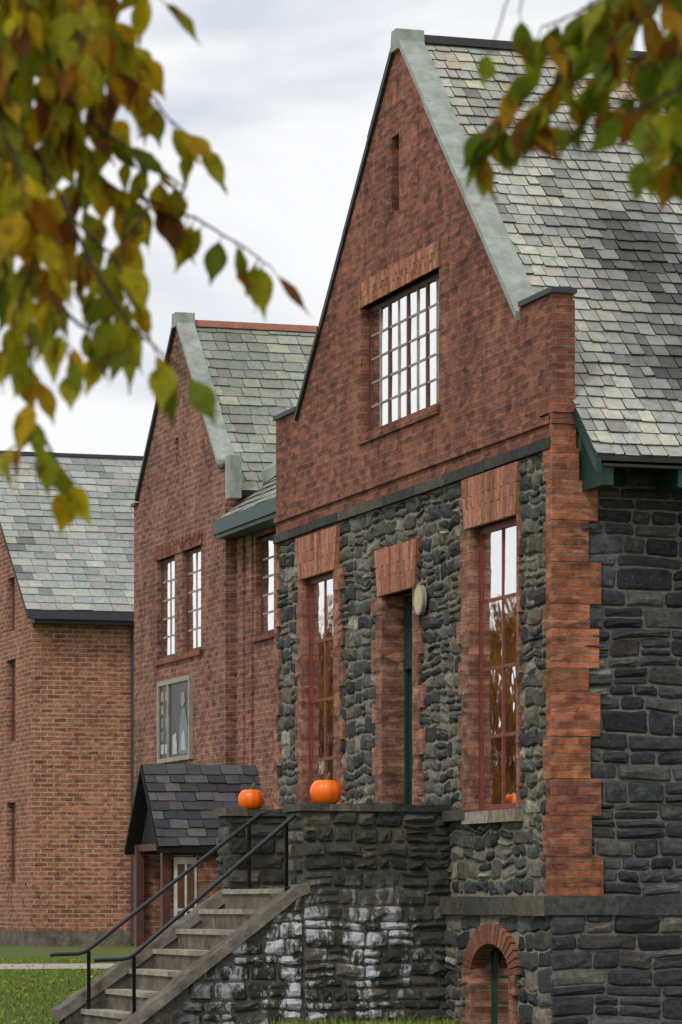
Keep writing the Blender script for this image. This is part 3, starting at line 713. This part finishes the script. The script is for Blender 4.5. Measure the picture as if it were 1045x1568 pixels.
def leaf(b,base,d,nrm,L,W,col):
    d=d.normalized(); s=d.cross(nrm).normalized(); n=s.cross(d).normalized()
    ws=[.02,.26,.42,.48,.44,.32,.15,.05,.0]; k=len(ws)-1
    bend=U_(-.3,.6); fold=U_(.1,.5); rows=[]
    asy=U_(.85,1.15); side=U_(-.12,.12)
    for i,w in enumerate(ws):
        t=i/k; c=base+d*(L*t)+n*(-bend*L*t*t*.5)+s*(side*L*t*t)
        wv=W*w; wav=U_(-.03,.03)*L
        rows.append([c-s*wv*asy+n*(fold*wv+wav),c-s*wv*.5+n*fold*wv*.4,c,c+s*wv*.5+n*fold*wv*.4,c+s*wv+n*(fold*wv-wav)])
    b.quadgrid(rows,1,col)
ft=B()
S=.000917; D0=5.0
def T(x,y,d=0): return CAM+RT*((x-522)*S)+ZZ*((1385-y)*S)+F*(D0+d)
def spline(pts,step=14):
    out=[]
    P4=[pts[0]]+pts+[pts[-1]]
    for i in range(1,len(P4)-2):
        p0,p1,p2,p3=[Vector(q) for q in P4[i-1:i+3]]; n=max(2,int((p2-p1).length/step))
        for k in range(n):
            t=k/n; out.append(.5*((2*p1)+(p2-p0)*t+(2*p0-5*p1+4*p2-p3)*t*t+(3*p1-p0-3*p2+p3)*t**3))
    out.append(Vector(pts[-1])); return out
def branch(pts,pal,dens=1.0,r0=4.5,r1=1.2,L=(54,90),start=0.):
    d0=U_(-.2,.2); d1=d0+U_(-.15,.15)
    sp_=spline([(p[0],p[1],0) for p in pts]); n=len(sp_)
    wp=[T(q.x+U_(-1.5,1.5),q.y+U_(-1.5,1.5),d0+(d1-d0)*i/n) for i,q in enumerate(sp_)]
    ft.tube(wp,[(r0+(r1-r0)*i/n)*S for i in range(n)],6,0)
    acc=0
    for i in range(1,n):
        acc+=(wp[i]-wp[i-1]).length/S*dens/25.0
        while acc>1 or (i==n-1 and acc>.3):
            acc-=1
            if i/n<start: continue
            col=random.choice(pal); f=U_(.8,1.2); col=tuple(x*f for x in col)
            tg=(wp[i]-wp[i-1]).normalized()
            sd=random.choice((-1,1))
            dr=(RT*(sd*U_(.0,.6))+F*U_(-.35,.35)-ZZ*U_(.6,1.2)+tg*U_(0,.5)).normalized()
            pet=wp[i]+dr*U_(6,20)*S+RT*sd*U_(0,8)*S
            ft.tube([wp[i],pet],[1.3*S,1.*S],4,0)
            nr=(F*-1*U_(.3,1)+RT*U_(-.9,.9)+ZZ*U_(-.1,.4)).normalized()
            l=U_(*L)*S; leaf(ft,pet,dr,nr,l,l*U_(.46,.62),col)
random.seed(77)
Lp=[[(-60,-420),(-20,-150),(40,20),(90,120),(130,190)],[(60,-420),(120,-120),(180,20),(235,110),(290,160)],[(-60,-300),(-40,-20),(5,130),(30,260),(70,370),(95,470),(118,545),(128,600)],
[(40,20),(90,150),(150,235),(215,262),(290,290),(350,325),(408,365)],[(5,130),(60,250),(120,350),(175,400),(205,455)],[(105,330),(150,430),(205,515),(250,560),(285,590)],
[(-40,240),(10,380),(30,470),(55,540),(62,620),(50,680),(8,710)],[(-80,-40),(-20,70),(50,150),(110,190)],[(-60,-250),(20,-60),(110,10),(190,40)],[(0,-400),(80,-100),(110,40),(150,110),(160,160)],
[(-60,80),(0,200),(50,300),(60,360)],[(130,160),(190,195),(240,220),(270,240)],[(-50,-200),(0,-40),(10,60),(-10,150)],[(-40,150),(0,250),(10,330),(5,400)],[(200,-300),(205,-120),(225,-20),(245,10)],[(90,100),(120,190),(110,280)],[(50,640),(75,690),(95,715)],[(205,265),(220,300),(190,350),(185,380)],
[(30,200),(60,300),(50,400),(60,450)],[(60,350),(75,420),(45,520),(35,560)],[(100,480),(140,510),(170,480),(160,520)],[(-30,-100),(50,30),(60,120),(90,170)],[(60,-200),(90,0),(70,100),(60,200)]]
for i,pth in enumerate(Lp): branch(pth,LC_L,1.45 if i in (0,1,7,8,9,10,12,13,15,21,22) else 1.15,r0=4.5 if i<7 else 3.2)
for k in range(10):
    x=U_(-40,170);y=U_(-60,60); branch([(x-30,-300),(x-10,y-120),(x,y),(x+U_(-20,40),y+U_(60,120))],LC_L,1.3,3)
Rp=[[(1330,-380),(1180,-120),(1060,0),(965,50),(885,85),(810,112),(752,150)],[(1200,-350),(1060,-110),(980,-20),(900,30),(850,55),(800,80)],[(1180,-60),(1090,60),(1010,80),(945,110),(880,130)],
[(1200,40),(1100,140),(1020,180),(945,215)],[(1120,120),(1060,190),(1030,235)],[(1150,-300),(1050,-100),(1010,0),(960,60),(930,90)],[(1220,-300),(1100,-60),(1050,30),(1020,80)],[(870,85),(850,110),(835,130),(805,150)],
[(1150,100),(1080,160),(1035,200),(985,225)],[(1100,-200),(1000,-60),(950,-10),(900,10)],[(1200,-200),(1090,-20),(1050,60),(1035,130)],[(1200,-250),(1120,-60),(1060,10),(1040,60)],[(1100,-220),(1010,-90),(940,-20),(870,20),(830,40)],[(810,112),(775,140),(750,165),(738,180)]]
for pth in Rp: branch(pth,LC_R,1.5,4)
branch([(860,-350),(800,-100),(775,0),(757,60)],LC_R,.1,2.2); branch([(880,-300),(835,-90),(800,10),(790,50)],LC_R,.1,2)
for k in range(16):
    x=random.choice((U_(-1200,-120),U_(250,850),U_(1150,1900))); branch([(x,-620),(x+U_(-40,40),-450),(x+U_(-80,80),-330),(x+U_(-100,100),-230)],LC_L,1.2,4)
ft.tube([T(-1750,3100,.3),T(-1740,2000,.3),T(-1700,900,.25),T(-1600,100,.2),T(-1500,-500,.2),T(-1350,-1300,.1)],[.2,.16,.14,.12,.1,.06],14,0)
ft.tube([T(-1600,100,.2),T(-1200,-350,.1),T(-600,-480,0),T(0,-430,0),T(700,-480,0),T(1300,-400,0),T(1900,-450,0)],[.08,.06,.05,.04,.032,.025,.012],10,0)
ft.obj('overhanging_autumn_tree',[M['bark'],M['leaf']])
def tree(seed):
    random.seed(seed); b=B()
    b.tube([(0,0,-.2),(.05,0,2),(.1,.1,4.5),(0,.1,7.5)],[.28,.2,.14,.05],10,0)
    cl=[]
    for i in range(26):
        a=U_(0,6.28);z=U_(1.8,8.2);r=(3.2*math.sin(min(1,(z-.8)/8)*math.pi)**.6)*U_(.3,1)
        c=Vector((r*math.cos(a),r*math.sin(a),z)); cl.append((c,U_(.7,1.2))); b.tube([(.05,.05,max(1.2,z-1.8)),c*.6+Vector((0,0,z*.3)),c],[.07,.04,.015],5,0)
    pal=[lin(*c,.8) for c in ((186,104,40),(190,130,50),(150,80,34),(130,104,44),(110,96,48))]
    for c,r in cl:
        for k in range(130):
            v=Vector((random.gauss(0,1),random.gauss(0,1),random.gauss(0,.8))).normalized()*r*U_(.3,1.0)**.5
            s=U_(.12,.22); q=Vector((U_(-1,1),U_(-1,1),U_(-1,1))).normalized(); t=q.cross(Vector((U_(-1,1),U_(-1,1),U_(-1,1)))).normalized()
            p0=c+v; b.poly([p0-q*s,p0+t*s*.6,p0+q*s,p0-t*s*.6],1,random.choice(pal))
    return b.obj('autumn_tree',[M['bark'],M['leaf']])
t0=tree(3)
for k,(x,y,s,r) in enumerate(((-17.5,49,.72,0),(-13,47,.7,2),(-21.5,59,.8,4),(-16.5,62,.95,1),(-26,73,1.1,3),(-21,77,1.15,5),(-31,88,1.3,2.5))):
    o=t0 if k==0 else bpy.data.objects.new('autumn_tree',t0.data)
    if k: sc.collection.objects.link(o)
    o.location=(x,y,gw(x,y)); o.scale=(s,s,s); o.rotation_euler=(0,0,r)
# ================================================================= WORLD / LIGHT / CAMERA
w=bpy.data.worlds.new("World"); sc.world=w; w.use_nodes=True; nt=w.node_tree; nt.nodes.clear()
out=nt.nodes.new('ShaderNodeOutputWorld'); bg=nt.nodes.new('ShaderNodeBackground'); nt.links.new(bg.outputs[0],out.inputs[0])
SUN=Vector((-.6,-.55,.85)).normalized()
sky=nt.nodes.new('ShaderNodeTexSky'); sky.sky_type='NISHITA'; sky.sun_disc=False; sky.sun_elevation=math.asin(SUN.z); sky.sun_rotation=math.atan2(SUN.x,SUN.y)
tc=nt.nodes.new('ShaderNodeTexCoord'); mp=nt.nodes.new('ShaderNodeMapping'); nt.links.new(tc.outputs['Generated'],mp.inputs['Vector']); mp.inputs['Scale'].default_value=(1,1,3.2); mp.inputs['Location'].default_value=(.3,.7,.35)
nz=nt.nodes.new('ShaderNodeTexNoise'); nt.links.new(mp.outputs[0],nz.inputs['Vector']); nz.inputs['Scale'].default_value=6.5; nz.inputs['Detail'].default_value=6; nz.inputs['Roughness'].default_value=.5; nz.inputs['Distortion'].default_value=.4
cr=nt.nodes.new('ShaderNodeValToRGB'); nt.links.new(nz.outputs['Fac'],cr.inputs[0])
cr.color_ramp.elements[0].position=.34; cr.color_ramp.elements[0].color=(7.2,7.6,8.4,1); cr.color_ramp.elements[1].position=.53; cr.color_ramp.elements[1].color=(10.1,10.1,10.15,1)
mx=nt.nodes.new('ShaderNodeMix'); mx.data_type='RGBA'; mx.inputs[0].default_value=.95; nt.links.new(sky.outputs[0],mx.inputs[6]); nt.links.new(cr.outputs[0],mx.inputs[7])
nt.links.new(mx.outputs[2],bg.inputs['Color']); bg.inputs['Strength'].default_value=.1
sl_=bpy.data.lights.new('sun','SUN'); sl_.energy=1.45; sl_.angle=math.radians(12); sl_.color=(1,.95,.87)
so=bpy.data.objects.new('sun',sl_); sc.collection.objects.link(so); so.rotation_euler=SUN.to_track_quat('Z','Y').to_euler()
cam=bpy.data.cameras.new('camera'); co=bpy.data.objects.new('camera',cam); sc.collection.objects.link(co); sc.camera=co
co.location=CAM; co.rotation_euler=(math.radians(90),0,-TH)
cam.sensor_fit='VERTICAL'; cam.sensor_height=36; cam.sensor_width=24; cam.lens=125.1; cam.shift_y=.383; cam.clip_end=5000; cam.clip_start=.1
cam.dof.use_dof=True; cam.dof.focus_distance=36; cam.dof.aperture_fstop=12
sc.view_settings.view_transform='Standard'; sc.view_settings.look='None'; sc.view_settings.exposure=0
